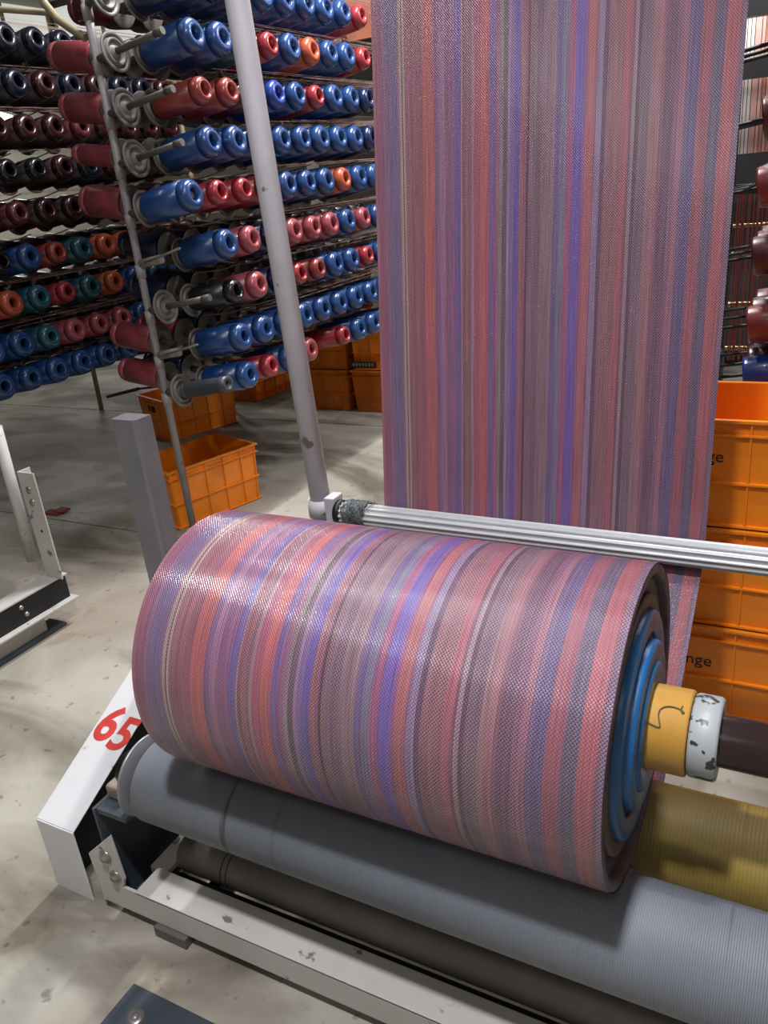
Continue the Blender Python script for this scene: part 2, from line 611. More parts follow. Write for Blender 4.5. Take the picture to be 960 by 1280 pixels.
# cloth roll lying in the cradle of two driven rollers
CY, CZ, CR = 1.0286, 0.705, 0.2436
FY, FZ, FR = 0.919, 0.391, 0.0884
RY, RZ, RR = 1.138, 0.391, 0.0884
roll = empty('fabric_roll', (-0.583, CY, CZ - CR), 'big roll of mauve, orange and purple striped woven fabric resting on grey rollers', 'fabric roll')
NS = 96
pth = [(CY + (CR - 0.0006) * math.cos(2 * PI * k / NS), CZ + (CR - 0.0006) * math.sin(2 * PI * k / NS)) for k in range(NS)]
me = cloth('striped_cloth', pth, closed=True)
me.transform(Matrix.Translation(-ORG[roll.name]))
o = link('striped_cloth', me, roll)
ax = (1, 0, 0)
def annulus(x0, x1, r_in, r_out, rad=0.004):
    """ring solid between x0 and x1, rounded outer edge on the +x side"""
    return MB().lathe([(x0, r_in), (x0, r_out), (x1 - rad, r_out), (x1 - rad * 0.3, r_out - rad * 0.3), (x1, r_out - rad), (x1, r_in + rad * 0.5), (x1 - rad, r_in), (x0, r_in)], (0, CY, CZ), ax, 72)
tag(part('cloth_edge', annulus(WX0 + 0.0005, WX1 - 0.0005, 0.226, CR - 0.0012, 0.003), mat('mauve_cloth_edge', '5e4a5c', 0.55, 0, 0.4, 25, 0.5, 90), roll), 'mauve cut edges of the wound cloth')
tag(part('inner_wrap', annulus(WX0 + 0.001, WX1 - 0.012, 0.196, 0.226), M_wrapdark, roll), 'dark navy inner wraps')
tag(part('inner_wrap', annulus(WX0 + 0.001, WX1 - 0.006, 0.172, 0.196), M_wrapbrown, roll), 'brownish inner wraps')
tag(part('blue_wrap', annulus(WX0 + 0.001, WX1 + 0.004, 0.138, 0.172, 0.006), M_wrapblue, roll), 'bright blue wraps standing proud')
tag(part('inner_wrap', annulus(WX0 + 0.001, WX1 - 0.004, 0.128, 0.138), M_wrapdark, roll), 'dark groove between blue wraps')
tag(part('blue_wrap', annulus(WX0 + 0.001, WX1 + 0.014, 0.098, 0.128, 0.006), M_wrapblue, roll), 'bright blue wraps standing proud')
tag(part('blue_wrap', annulus(WX0 + 0.001, WX1 + 0.018, 0.064, 0.098, 0.006), M_wrapblue, roll), 'bright blue wraps nearest the core')
tag(part('core_tube', MB().lathe([(WX0 - 0.02, 0.050), (WX0 - 0.02, 0.0635), (-0.1185, 0.0635), (-0.1155, 0.0615), (-0.1155, 0.050), (WX0 - 0.02, 0.050)], (0, CY, CZ), ax, 48), M_core, roll), 'yellow core tube')
th = []
for k in range(40):
    t = k / 39
    a = math.radians(140 - 34 * t + 8 * math.sin(t * 9.0))
    x = -0.168 + 0.050 * t + 0.008 * math.sin(t * 11)
    th.append((x, CY + 0.0648 * math.cos(a), CZ + 0.0648 * math.sin(a)))
solo('loose_thread', MB().tube(th, 0.0011, 6), mat('dark_thread', '5a5138', 0.7), (-0.14, CY - 0.04, CZ + 0.05), 'loose dark thread curled over the yellow core tube', 'thread')
# winding shaft
sh = empty('winding_shaft', (-0.2, CY, CZ), 'brown steel winding shaft with a chipped white ring beside the yellow core', 'shaft')
part('shaft', MB().cyl((-1.09, CY, CZ), (0.62, CY, CZ), 0.0384, 40), M_shaft, sh)
tag(part('stop_ring', MB().lathe([(-0.1140, 0.039), (-0.1140, 0.058), (-0.110, 0.061), (-0.079, 0.061), (-0.075, 0.058), (-0.075, 0.039), (-0.114, 0.039)], (0, CY, CZ), ax, 40), M_ring, sh), 'chipped white ring')

def drive_roller(nm, y, z, r, m_, label):
    rt = empty(nm, (-0.3, y, z - r), label, 'roller')
    part('rubber_sleeve', MB().lathe([(-1.13, 0.03), (-1.13, r - 0.006), (-1.126, r), (0.656, r), (0.66, r - 0.006), (0.66, 0.03)], (0, y, z), ax, 64), m_, rt)
    part('axle', MB().cyl((-1.22, y, z), (0.678, y, z), 0.022, 24), M_galv, rt)
    return rt
fr = drive_roller('drive_roller', FY, FZ, FR, M_drum, 'grey grooved rubber drive roller in front, right under the fabric roll')
part('end_flange', MB().lathe([(-1.166, 0.0222), (-1.166, FR - 0.004), (-1.163, FR - 0.001), (-1.159, FR - 0.004), (-1.159, 0.0222)], (0, FY, FZ), ax, 48), M_galv, fr)
drive_roller('drive_roller', RY, RZ, RR, M_drum2, 'rubber drive roller tinted by painted yellow light behind the grey one, below the winding shaft')
# lower guide pipe seen between front roller and front beam
gp = empty('guide_pipe', (-0.3, 1.0, 0.055), 'thick grey-brown guide pipe low behind the white front beam', 'pipe')
part('pipe', MB().lathe([(-1.19, 0), (-1.19, 0.04), (-1.185, 0.045), (0.635, 0.045), (0.635, 0)], (0, 0.995, 0.10), ax, 32), M_shade, gp)
for x in (-1.06, -1.045):
    part('scored_ring', MB().lathe([(x - 0.0012, 0.0445), (x - 0.0012, 0.0455), (x + 0.0012, 0.0455), (x + 0.0012, 0.0445)], (0, 0.995, 0.10), ax, 32), M_black, gp)
for x in (-1.10, 0.55):
    part('cradle', MB().box((x - 0.015, 0.965, 0.0), (x + 0.015, 1.025, 0.0548)), M_black, gp)

# the web coming down from the loom, round the guide bar and under the rear roller into the nip
BY, BZ = 1.668, 0.684
web_path = []
for t in range(15):
    q = t / 14
    web_path.append((2.085 + (1.708 - 2.085) * q, 3.22 + (0.70 - 3.22) * q))
web_path += [(1.702, 0.668), (1.690, 0.648)]
tgt = (RY + (RR + 0.002) * math.cos(math.radians(-58)), RZ + (RR + 0.002) * math.sin(math.radians(-58)))
for t in range(1, 9):
    q = t / 8
    web_path.append((1.690 + (tgt[0] - 1.690) * q, 0.648 + (tgt[1] - 0.648) * q))
for a in range(-70, -186, -10):
    web_path.append((RY + (RR + 0.002) * math.cos(math.radians(a)), RZ + (RR + 0.002) * math.sin(math.radians(a))))
o = link('fabric_web', cloth('fabric_web', web_path))
tag(o, 'tall striped mauve, orange and purple fabric web hanging down behind the white guide bar', 'fabric')
nip = empty('take_up_roller', (-0.58, 2.13, 3.25), 'steel take-up roller high above the hanging fabric web', 'roller')
part('roller', MB().cyl((-1.2, 2.13, 3.25), (0.1, 2.13, 3.25), 0.05, 24), M_galv, nip)
for x in (-1.2, 0.1):
    part('hanger', MB().box((x - 0.02, 2.10, 3.22), (x + 0.02, 2.16, ZC)), M_galv, nip)

# ------------------------------------------------------------------ guide bar, support posts
gb = empty('guide_bar', (-0.3, BY, BZ), 'white fluted metal guide bar running across behind the fabric roll', 'guide bar')
n = 96
prof = []
for k in range(n):
    a = 2 * PI * k / n
    r = 0.0265 + 0.0035 * max(-0.6, math.cos(12 * a))
    prof.append((BY + r * math.cos(a), BZ + r * math.sin(a)))
part('fluted_bar', MB().prism(prof, 0, -1.098, 0.60), M_alu, gb)
part('end_bracket', MB().box((-1.128, BY - 0.02, BZ - 0.03), (-1.098, BY + 0.03, BZ + 0.045)), M_post, gb, 0.003)
part('end_collar', MB().cyl((-1.0985, BY, BZ), (-1.084, BY, BZ), 0.034, 24), M_black, gb)
tg = MB()
for q in range(26):
    a0 = rnd.uniform(0, 6.28)
    x0 = rnd.uniform(-1.052, -1.012)
    pts = []
    for k in range(26):
        a = a0 + k * 0.42
        rr = 0.0335 + 0.006 * rnd.random()
        pts.append((x0 + 0.02 * math.sin(k * 0.5 + q) + rnd.uniform(-.003, .003), BY + rr * math.cos(a), BZ + rr * math.sin(a)))
    tg.tube(pts, 0.0012, 5)
solo('thread_tangle', tg, mat('grey_yarn', '5c6164', 0.7, 0, 0.5, 60), (-1.03, BY, BZ), 'tangle of grey thread wound round the left end of the guide bar', 'thread')

p2 = empty('support_post', (-1.143, 1.69, 0), 'tall white round support post at the left end of the guide bar', 'post')
part('pipe', MB().cyl((-1.143, 1.69, 0.006), (-1.252, 1.69, 3.3), 0.0275, 24), M_post, p2)
part('base_plate', MB().box((-1.203, 1.63, 0), (-1.083, 1.75, 0.006)), M_post, p2)
part('clamp', MB().lathe([(0, 0.0285), (0, 0.036), (0.05, 0.036), (0.05, 0.0285), (0, 0.0285)], (-1.1665, 1.69, BZ - 0.025), (0, 0, 1), 24), M_post, p2)
p3 = empty('support_post', (0.62, 1.69, 0), 'tall white round support post at the far right end of the guide bar', 'post')
part('pipe', MB().cyl((0.63, 1.69, 0.0), (0.63, 1.69, 3.3), 0.0275, 24), M_post, p3)

# ------------------------------------------------------------------ winder frame
M_foot = mat('shaded_foot_block', '5f5b57', 0.6, 0, 0.2, 20)  # dark grey holds the shade under the front beam
wf = empty('winder_frame', (-0.3, 0.9, 0), 'low white steel winder frame with long front beam under the rollers', 'frame')
fb = MB()
BX0, BX1 = -1.335, 0.70
fb.box((BX0, 0.850, 0.030), (BX1, 0.857, 0.10))
fb.box((BX0 + 0.115, 0.850, 0.0945), (BX1, 0.925, 0.1005))
part('front_beam', fb, M_white, wf, 0.0015)
part('shade_strip', MB().box((-1.19, 0.926, 0.068), (BX1, 0.952, 0.074)), M_black, wf)  # black strip stands in for the shade between guide pipe and beam
part('beam_web', MB().box((-1.19, 0.905, 0.028), (BX1, 0.911, 0.0943)), M_black, wf)
g = MB()
g.prism([(-1.337, 0.101), (-1.253, 0.101), (-1.243, 0.128), (-1.251, 0.249), (-1.341, 0.166)], 1, 0.850, 0.857)
gs = part('gusset_plate', g, M_white, wf, 0.001)
for x, z in ((-1.283, 0.180), (-1.268, 0.128)):
    part('bolt', MB().lathe([(0, 0.017), (0.003, 0.017), (0.003, 0.011), (0.010, 0.010), (0.011, 0)], (x, 0.850, z), (0, -1, 0), 6 if x > -1.27 else 12), M_bolt, gs)
part('side_rail', MB().box((-1.245, 0.925, 0.088), (-1.195, 1.62, 0.0945)).box((-1.245, 0.925, 0.03), (-1.239, 1.62, 0.088)), M_white, wf, 0.001)
part('side_rail', MB().box((0.64, 0.86, 0.03), (0.69, 1.62, 0.0945)), M_white, wf, 0.001)
part('foot_block', MB().box((-1.175, 0.838, 0), (-1.085, 0.90, 0.0285)), M_foot, wf, 0.002)
part('foot_block', MB().box((0.30, 0.838, 0), (0.39, 0.90, 0.0285)), M_foot, wf, 0.002)
part('foot_block', MB().box((-1.25, 1.54, 0), (-1.16, 1.62, 0.0295)), M_shade, wf, 0.002)
part('bearing_plate', MB().box((-1.30, 0.862, 0.012), (-1.250, 1.30, 0.022)).box((-1.30, 0.862, 0.022), (-1.292, 1.25, 0.30)), M_darkplate, wf, 0.001)
for y in (FY, RY):
    bb = MB().lathe([(-1.222, 0.0228), (-1.222, 0.036), (-1.182, 0.036), (-1.182, 0.0228), (-1.222, 0.0228)], (0, y, FZ), ax, 24)
    bb.box((-1.222, y - 0.03, 0.301), (-1.182, y + 0.03, 0.357))
    part('bearing_block', bb, M_black, wf, 0)
part('bearing_cover', MB().box((-1.290, 0.90, 0.2995), (-1.245, 0.955, 0.335)), mat('rusty_bearing_paint', '8a7a70', 0.5, 0.2, 0.35, 18), wf, 0.006)
part('bearing_shelf', MB().box((-1.291, 0.866, 0.286), (-1.205, 1.22, 0.299)), M_darkplate, wf, 0.001)
part('bearing_block', MB().box((0.68, FY - 0.05, 0.1), (0.74, RY + 0.05, 0.46)), M_darkplate, wf)
# steel channel post beside the left end of the roll
ch = MB()
PX0, PX1, PY0, PY1 = -1.457, -1.378, 1.30, 1.352
ch.prism([(PX0, PY0 + 0.012), (PX0 + 0.004, PY0), (PX1 - 0.012, PY0), (PX1 - 0.003, PY0 + 0.003), (PX1, PY0 + 0.012), (PX1, PY1), (PX0, PY1)], 2, 0.0, 1.035)
solo('channel_post', ch, M_galv, (-1.417, 1.33, 0), 'short upright grey steel channel post at the left end of the fabric roll', 'post')
# drive guard with the machine number
gd = empty('drive_guard', (-1.44, 0.9, 0), 'white sloping sheet metal drive guard painted with red 65', 'guard')
gx0, gx1 = -1.502, -1.382
def zs(y): return 0.205 + 0.49 * (y - 0.856)
yb = 1.285
gm = MB()
gm.prism([(0.856, 0.203), (yb, zs(yb) - 0.002), (yb, zs(yb) + 0.002), (0.856, 0.207)], 0, gx0, gx1)
gm.box((gx0, 0.853, 0.0), (gx1, 0.857, 0.205))
gm.prism([(0.857, 0.0), (yb, 0.0), (yb, zs(yb) - 0.002), (0.857, 0.203)], 0, gx0, gx0 + 0.003)
part('sheet_cover', gm, speckled('white_guard_paint', 'cfcfd2', '8f8a83', 0.5, 14, 0.67, 0.06, var=0.06), gd, 0.001)
part('guard_shade_plate', MB().prism([(0.858, 0.0), (yb, 0.0), (yb, zs(yb) - 0.01), (0.858, 0.19)], 0, gx0 + 0.02, gx0 + 0.026), M_black, gd)  # black sheet put in as the shaded inside of the open guard
sl = Vector((0, 1, 0.49)).normalized()
nn = Vector((0, -0.49, 1)).normalized()
PNUM = Vector((-1.502, 1.045, zs(1.045) + 0.0024))
text_mesh('number', '6', 0.128, M_red, axes(PNUM, (1, 0, 0), sl, nn), gd, 0.15, 0.0035)
text_mesh('number', '5', 0.122, M_red, axes(PNUM + Vector((0.061, 0, 0)) - sl * 0.012, (1, 0, 0), sl, nn), gd, 0.15, 0.003)

# dark floor plate, front left
fp = empty('floor_plate', (-1.0, 0.6, 0), 'dark blue-grey steel plate bolted flat to the floor in front', 'plate')
part('plate', MB().box((-1.132, 0.42, 0), (-0.62, 0.728, 0.008)), M_darkplate, fp, 0.001)
part('washer', MB().lathe([(0, 0.019), (0.003, 0.018), (0.003, 0.009)], (-1.075, 0.672, 0.008), (0, 0, 1), 20), M_bolt, fp)
part('bolt', MB().lathe([(0, 0.010), (0.006, 0.009), (0.006, 0)], (-1.075, 0.672, 0.008), (0, 0, 1), 6), M_galv, fp)

# ------------------------------------------------------------------ neighbouring winder at the left edge
nw = empty('neighbour_winder_frame', (-2.7, 1.6, 0), 'neighbouring winder frame with black side channel and upright white angle post', 'frame')
part('side_channel', MB().box((-2.506, 0.0, 0.105), (-2.500, 1.835, 0.195)), M_black, nw)
part('top_flange', MB().box((-2.575, 0.0, 0.195), (-2.498, 1.845, 0.202)), M_white, nw, 0.001)
part('bottom_flange', MB().box((-2.575, 0.0, 0.098), (-2.470, 1.850, 0.105)), M_white, nw, 0.001)
part('base_strip', MB().box((-2.60, 0.0, 0.0), (-2.505, 1.79, 0.012)), M_darkplate, nw, 0.001)
part('base_block', MB().box((-2.58, 1.0, 0.012), (-2.53, 1.72, 0.098)), M_white, nw, 0.001)
part('cross_member', MB().box((-3.6, 1.45, 0.13), (-2.576, 1.55, 0.19)), M_white, nw, 0.001)
for y, z in ((1.40, 0.155), (1.62, 0.170), (1.635, 0.135), (1.1, 0.15)):
    part('bolt', MB().lathe([(0, 0.009), (0.006, 0.008), (0.006, 0)], (-2.5, y, z), (1, 0, 0), 8), M_bolt, nw)
pm = MB().box((-2.552, 1.795, 0.202), (-2.466, 1.801, 0.632)).box((-2.552, 1.801, 0.202), (-2.546, 1.85, 0.632))
np_ = part('angle_post', pm, M_white, nw, 0.001)
for z in (0.565, 0.515):
    part('bolt', MB().lathe([(0, 0.014), (0.004, 0.013), (0.006, 0)], (-2.512, 1.795, z), (0, -1, 0), 12), M_bolt, np_)
part('bolt_hole', MB().lathe([(0, 0.006), (0.001, 0)], (-2.505, 1.7948, 0.40), (0, -1, 0), 10), M_black, np_)
part('pipe_post', MB().cyl((-2.615, 1.80, 0.262), (-2.60, 1.80, 0.80), 0.021, 16), M_white, nw)
nd = MB()
nd.lathe([(-3.7, 0), (-3.7, 0.10), (-2.66, 0.10), (-2.655, 0.094), (-2.655, 0)], (0, 1.62, 0.48), ax, 32)
solo('neighbour_roll', nd, mat('greyish_net_cloth', '6f6a62', 0.7, 0, 0.4, 30, 0.4, 90), (-3.1, 1.62, 0.38), 'greyish roll of netted cloth on the neighbouring winder at left edge', 'fabric roll')

# ------------------------------------------------------------------ orange crates
RIBM = {}
def crate(name, loc, rz, label, L_=0.60, W=0.37, H=0.285, m_=None, lettering=None, dup_of=None, group='orange plastic crates'):
    m_ = m_ or M_orange
    rt = link(name, None, None, loc)
    rt.empty_display_size = 0.05
    rt.rotation_euler = (0, 0, rz)
    tag(rt, label, 'crate', group)
    ORG[rt.name] = Vector((0, 0, 0))
    key = (L_, W, H, m_.name)
    if key not in RIBM:
        hx, hy = L_ / 2, W / 2
        t = 0.004
        tp = 0.012                      # taper towards the floor
        b = MB()
        bx, by = hx - tp - 0.010, hy - tp - 0.010
        ux, uy = hx - 0.010, hy - 0.010
        def ring(x, y, z): return [(-x, -y, z), (x, -y, z), (x, y, z), (-x, y, z)]
        vs = ring(bx, by, 0.0) + ring(ux, uy, H) + ring(ux - t, uy - t, H) + ring(bx - t, by - t, 0.006)
        fs = [(3, 2, 1, 0), (12, 13, 14, 15)]
        for i in range(4):
            j = (i + 1) % 4
            fs += [(i, j, 4 + j, 4 + i), (4 + i, 4 + j, 8 + j, 8 + i), (8 + i, 8 + j, 12 + j, 12 + i)]
        b.add(vs, fs)
        body = b.mesh('crate_wall', m_)
        def band(z0, z1, k, e):
            x, y = ux - tp * (1 - k), uy - tp * (1 - k)
            bb = MB()
            vs = ring(x + e, y + e, z0) + ring(x + e, y + e, z1) + ring(x - 0.001, y - 0.001, z1) + ring(x - 0.001, y - 0.001, z0)
            fs = []
            for i in range(4):
                j = (i + 1) % 4
                for q in range(4):
                    r_ = (q + 1) % 4
                    fs.append((4 * q + i, 4 * q + j, 4 * r_ + j, 4 * r_ + i))
            return bb.add(vs, fs).mesh('rib', m_)
        bands = [('rim', band(H - 0.006, H + 0.001, 1, 0.012)), ('rim', band(H * 0.86, H * 0.86 + 0.005, 0.9, 0.011)), ('rib', band(H * 0.42, H * 0.42 + 0.005, 0.45, 0.010)), ('rib', band(0.004, 0.010, 0.03, 0.010))]
        def vrib(p, q, ext):
            bb = MB()
            (x0, y0), (x1, y1) = p, q
            z0, z1 = 0.010, H - 0.006
            d = 0.0025
            if abs(ext[0]) > 0:
                s_ = ext[0]
                vs = [(x0, y0 - d, z0), (x0, y0 + d, z0), (x0 + s_, y0 + d, z0), (x0 + s_, y0 - d, z0), (x1, y1 - d, z1), (x1, y1 + d, z1), (x1 + s_, y1 + d, z1), (x1 + s_, y1 - d, z1)]
            else:
                s_ = ext[1]
                vs = [(x0 - d, y0, z0), (x0 + d, y0, z0), (x0 + d, y0 + s_, z0), (x0 - d, y0 + s_, z0), (x1 - d, y1, z1), (x1 + d, y1, z1), (x1 + d, y1 + s_, z1), (x1 - d, y1 + s_, z1)]
            bb.add(vs, [(0, 3, 2, 1), (4, 5, 6, 7), (0, 1, 5, 4), (1, 2, 6, 5), (2, 3, 7, 6), (3, 0, 4, 7)])
            return bb.mesh('rib', m_)
        ribs = []
        for fx in (-0.30 * L_, -0.10 * L_, 0.10 * L_, 0.30 * L_, -0.485 * L_, 0.485 * L_):
            for s_ in (-1, 1):
                if abs(fx) > 0.4 * L_:
                    k = fx / abs(fx)
                    ribs.append(vrib((bx * k - 0.006 * k, s_ * by), (ux * k - 0.006 * k, s_ * uy), (0, s_ * 0.008)))
                else:
                    ribs.append(vrib((fx, s_ * by), (fx, s_ * uy), (0, s_ * 0.008)))
        for fy in (-0.25 * W, 0.25 * W, 0):
            for s_ in (-1, 1):
                ribs.append(vrib((s_ * bx, fy), (s_ * ux, fy), (s_ * 0.008, 0)))
        hole = [MB().box((s_ * (ux - 0.001) - 0.0025, -0.045, H * 0.66), (s_ * (ux - 0.001) + 0.0025, 0.045, H * 0.80)).mesh('handle_slot', M_hole) for s_ in (-1, 1)]
        RIBM[key] = (body, bands, ribs, hole)
    body, bands, ribs, hole = RIBM[key]
    link('crate_wall', body, rt)
    for nm, me in bands:
        link(nm, me, rt)
    for me in ribs:
        link('rib', me, rt)
    for me in hole:
        link('handle_slot', me, rt)
    return rt

crate('plastic_crate', (-2.765, 2.945, 0), math.atan2(.95, .31), 'empty orange plastic crate nearest the channel post, open top, on the floor', L_=0.52, H=0.30)
crate('plastic_crate', (-3.83, 4.12, 0), math.atan2(.937, .35), 'orange plastic crate on the floor just behind the nearest empty crate', L_=0.56)
crate('plastic_crate', (-3.90, 5.10, 0), math.atan2(.99, .12), 'shallow orange crate on the floor holding pale cloth scraps', H=0.15)
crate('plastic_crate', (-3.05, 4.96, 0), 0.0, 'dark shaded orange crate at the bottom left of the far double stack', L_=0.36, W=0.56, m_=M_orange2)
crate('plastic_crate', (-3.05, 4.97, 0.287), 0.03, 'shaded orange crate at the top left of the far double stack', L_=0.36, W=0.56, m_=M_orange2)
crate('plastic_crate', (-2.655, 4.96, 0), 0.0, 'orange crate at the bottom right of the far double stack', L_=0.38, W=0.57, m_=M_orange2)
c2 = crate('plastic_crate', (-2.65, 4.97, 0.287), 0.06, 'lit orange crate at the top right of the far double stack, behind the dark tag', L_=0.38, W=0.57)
for i in range(7):
    pass
sc = MB()
for i in range(6):
    a = rnd.uniform(0, 6)
    M_ = Matrix.Translation((-3.9 + rnd.uniform(-.05, .05), 4.95 + 0.055 * i, 0.15)) @ Matrix.Rotation(a, 4, 'Z') @ Matrix.Rotation(rnd.uniform(-.5, .5), 4, 'X')
    sc.box((-0.07, -0.05, -0.02), (0.07, 0.05, 0.03), M_)
tag(solo('cloth_scraps', sc, mat('pale_orange_scrap', 'cf8c55', 0.6), (-3.9, 5.1, 0.1), 'pale cloth scraps lying in the shallow orange crate', 'scrap'), kind='stuff')
tagp = MB().box((-2.825, 4.655, 0.315), (-2.62, 4.660, 0.358))
tp_ = solo('dark_tag', tagp, mat('dark_tag_card', '3a2f26', 0.5), (-2.72, 4.66, 0.315), 'small dark tag with pale lettering hung on the far crate stack', 'tag')
for i in range(7):
    part('letter', MB().box((-2.800 + i * 0.024, 4.6535, 0.327), (-2.785 + i * 0.024, 4.655, 0.347)), M_wire, tp_)
# tall stack at the right, beyond the guide bar
for i, nm in enumerate(('bottom', 'middle', 'top')):
    x = -0.07 + (0.0, 0.003, -0.002)[i]
    c = crate('plastic_crate', (x, 2.215, 0.291 * i), 0, 'bright orange crate at the %s of the tall stack beyond the guide bar' % nm, L_=0.62, W=0.37, H=0.29, group='tall stack of orange crates')
    if i != 1:
        # printed word, mostly hidden by the web: only its tail shows
        t = text_mesh('lettering', 'nge', 0.045 if i else 0.05, M_print, axes((-0.183, -0.1717, 0.178) if i else (-0.187, -0.1712, 0.160), (1, 0, 0), (0, -0.041, 1), (0, -1, -0.041)), c)

# ------------------------------------------------------------------ bobbin creels
TILT = math.radians(8)
PC = 0.171
Y0 = 2.685
ROWZ = [0.735, 0.905, 1.1025, 1.297, 1.5, 1.69, 1.875, 2.067, 2.255]     # bottom row first
BL = 0.25
COLS = {
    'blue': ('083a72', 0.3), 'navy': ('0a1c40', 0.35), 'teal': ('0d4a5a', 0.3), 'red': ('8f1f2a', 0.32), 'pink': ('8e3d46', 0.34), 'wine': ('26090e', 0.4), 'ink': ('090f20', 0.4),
    'maroon': ('4a1019', 0.35), 'orange': ('a4482a', 0.34), 'black': ('0d0d10', 0.35), 'grey': ('41454c', 0.35), 'brick': ('7d2a26', 0.34), 'royal': ('0b3488', 0.3)}
BM = {}
def bobbin_mesh(col, size):
    k = (col, size)
    if k in BM:
        return BM[k]
    c, ro = COLS[col]
    m_ = mat('glossy_%s_tape' % col, c, ro, 0, 0.12, 30, 0.08, 120, spec=0.6, coat=0.25)
    r = 0.064 * size
    p = [(0.004, 0.032), (0.004, r * 0.96), (0.012, r), (BL - 0.048, r), (BL - 0.048, 0.032)]
    wnd = MB().lathe(p, (0, 0, 0), (0, 0, 1), 24).mesh('bobbin', m_)
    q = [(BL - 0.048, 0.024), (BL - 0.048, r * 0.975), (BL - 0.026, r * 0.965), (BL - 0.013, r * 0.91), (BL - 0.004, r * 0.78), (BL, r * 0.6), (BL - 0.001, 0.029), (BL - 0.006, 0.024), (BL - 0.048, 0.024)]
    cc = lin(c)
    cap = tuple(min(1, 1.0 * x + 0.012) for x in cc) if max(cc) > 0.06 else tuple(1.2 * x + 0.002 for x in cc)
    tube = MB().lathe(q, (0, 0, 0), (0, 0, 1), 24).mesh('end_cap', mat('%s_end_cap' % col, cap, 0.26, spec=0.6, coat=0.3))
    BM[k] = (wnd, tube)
    return BM[k]

def bobbin(px, y, z, side, col, size, label, group, empty_tube=False):
    """z, px = centre of the outer face"""
    d = Vector((side * math.cos(TILT), 0, math.sin(TILT)))
    base = Vector((px, y, z)) - d * BL
    if empty_tube:
        wnd = MB().lathe([(0, 0.0175), (0, 0.038), (0.006, 0.040), (0.012, 0.034), (0.018, 0.034), (0.024, 0.036), (BL - 0.04, 0.034), (BL - 0.036, 0.036), (BL, 0.035), (BL, 0.0175), (0, 0.0175)], (0, 0, 0), (0, 0, 1), 24).mesh('empty_tube', mat('grey_tube_plastic', '41454c', 0.38, 0, 0.15, 12))
        o = link('empty_tube', wnd)
        tag(o, label, 'tube', group)
    else:
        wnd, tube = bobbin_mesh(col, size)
        o = link('tape_bobbin', wnd)
        tag(o, label, 'bobbin', group)
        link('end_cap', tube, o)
    o.location = base
    o.rotation_euler = d.to_track_quat('Z', 'Y').to_euler()
    return o

ORDR = ['lowest', 'second lowest', 'third lowest', 'fourth lowest', 'fifth lowest', 'sixth lowest', 'seventh lowest', 'eighth lowest', 'ninth lowest']
ORDC = ['first', 'second', 'third', 'fourth', 'fifth', 'sixth', 'seventh', 'eighth', 'ninth', 'tenth', 'eleventh', 'twelfth', 'thirteenth', 'fourteenth']
NAMEC = {'blue': 'blue', 'navy': 'dark navy', 'teal': 'teal', 'red': 'red', 'pink': 'pinkish red', 'maroon': 'dark maroon', 'orange': 'orange-brown', 'black': 'black', 'grey': 'grey', 'brick': 'brick red', 'royal': 'royal blue', 'wine': 'very dark maroon', 'ink': 'nearly black navy'}

YOFF = {1: 0.0, -1: 0.14}
def creel(name, cx, y_first, ncol, sides, label, post_cols, bare=(), m_post=None, ygap=YOFF, long_first=False, discs=True, rows=None):
    rows = rows or ROWZ
    rt = empty(name, (cx, y_first, 0), label, 'creel')
    m_post = m_post or M_pipe
    for pc in post_cols:
        y = Y0 + pc * PC
        p = part('post', MB().cyl((cx, y, 0.006), (cx, y, 2.9), 0.0165, 16), m_post, rt)
        part('base_plate', MB().box((cx - 0.03, y - 0.03, 0), (cx + 0.03, y + 0.03, 0.006)), m_post, rt)
        cme = MB().lathe([(0, 0.0166), (0, 0.0205), (0.055, 0.0205), (0.055, 0.0166), (0, 0.0166)], (0, 0, 0), (0, 0, 1), 16).mesh('collar', m_post)
        for z in ROWZ:
            link('collar', cme, p, Vector((cx, y, z - 0.375 * math.sin(TILT) - 0.055)) - ORG[rt.name])
    yl = max([y_first + (ncol - 1) * PC + 0.1] + [Y0 + q * PC + 0.02 for q in post_cols])
    # pegs: one mesh shared by all of a side
    pm = {}
    for s_ in sides:
        d = Vector((s_ * math.cos(TILT), 0, math.sin(TILT)))
        a = MB()
        a.cyl(Vector((0, 0, 0)) + d * 0.012, d * 0.105, 0.016, 12)
        a.cyl(d * 0.105, d * 0.315, 0.0125, 10)
        a.cyl(d * 0.315, d * 0.355, 0.0145, 10)
        pm[s_] = a.mesh('peg', M_peg)
        a = MB()
        a.cyl(Vector((0, 0, 0)) + d * 0.012, d * 0.105, 0.016, 10)
        a.cyl(d * 0.105, d * 0.24, 0.0125, 8)
        if not discs:
            a = MB().cyl(d * 0.012, d * 0.24, 0.006, 8)
        pm[(s_, 's')] = a.mesh('peg', M_rail if discs else M_black)
        dm = MB().lathe([(0.100, 0.013), (0.100, 0.070), (0.103, 0.074), (0.107, 0.071), (0.107, 0.060), (0.100, 0.058), (0.101, 0.052), (0.112, 0.050), (0.112, 0.040), (0.102, 0.037), (0.102, 0.026), (0.114, 0.019), (0.114, 0.013)], (0, 0, 0), d, 28)
        pm[(s_, 'd')] = dm.mesh('stop_disc', M_disc)
    for ri, z in enumerate(rows):
        zc = z - 0.375 * math.sin(TILT)
        part('row_rail', MB().cyl((cx, y_first + 0.0, zc), (cx, yl, zc), 0.013, 10), M_rail, rt)
        for s_ in sides:
            for c in range(ncol):
                if (s_, c, ri) in bare:
                    continue
                q = link('peg', pm[s_] if (c == 0 and s_ == 1 and long_first) else pm[(s_, 's')], rt, Vector((cx, y_first + c * PC + ygap[s_], zc + (0.02 if s_ < 0 else 0))) - ORG[rt.name])
                if discs:
                    link('stop_disc', pm[(s_, 'd')], q)
    return rt

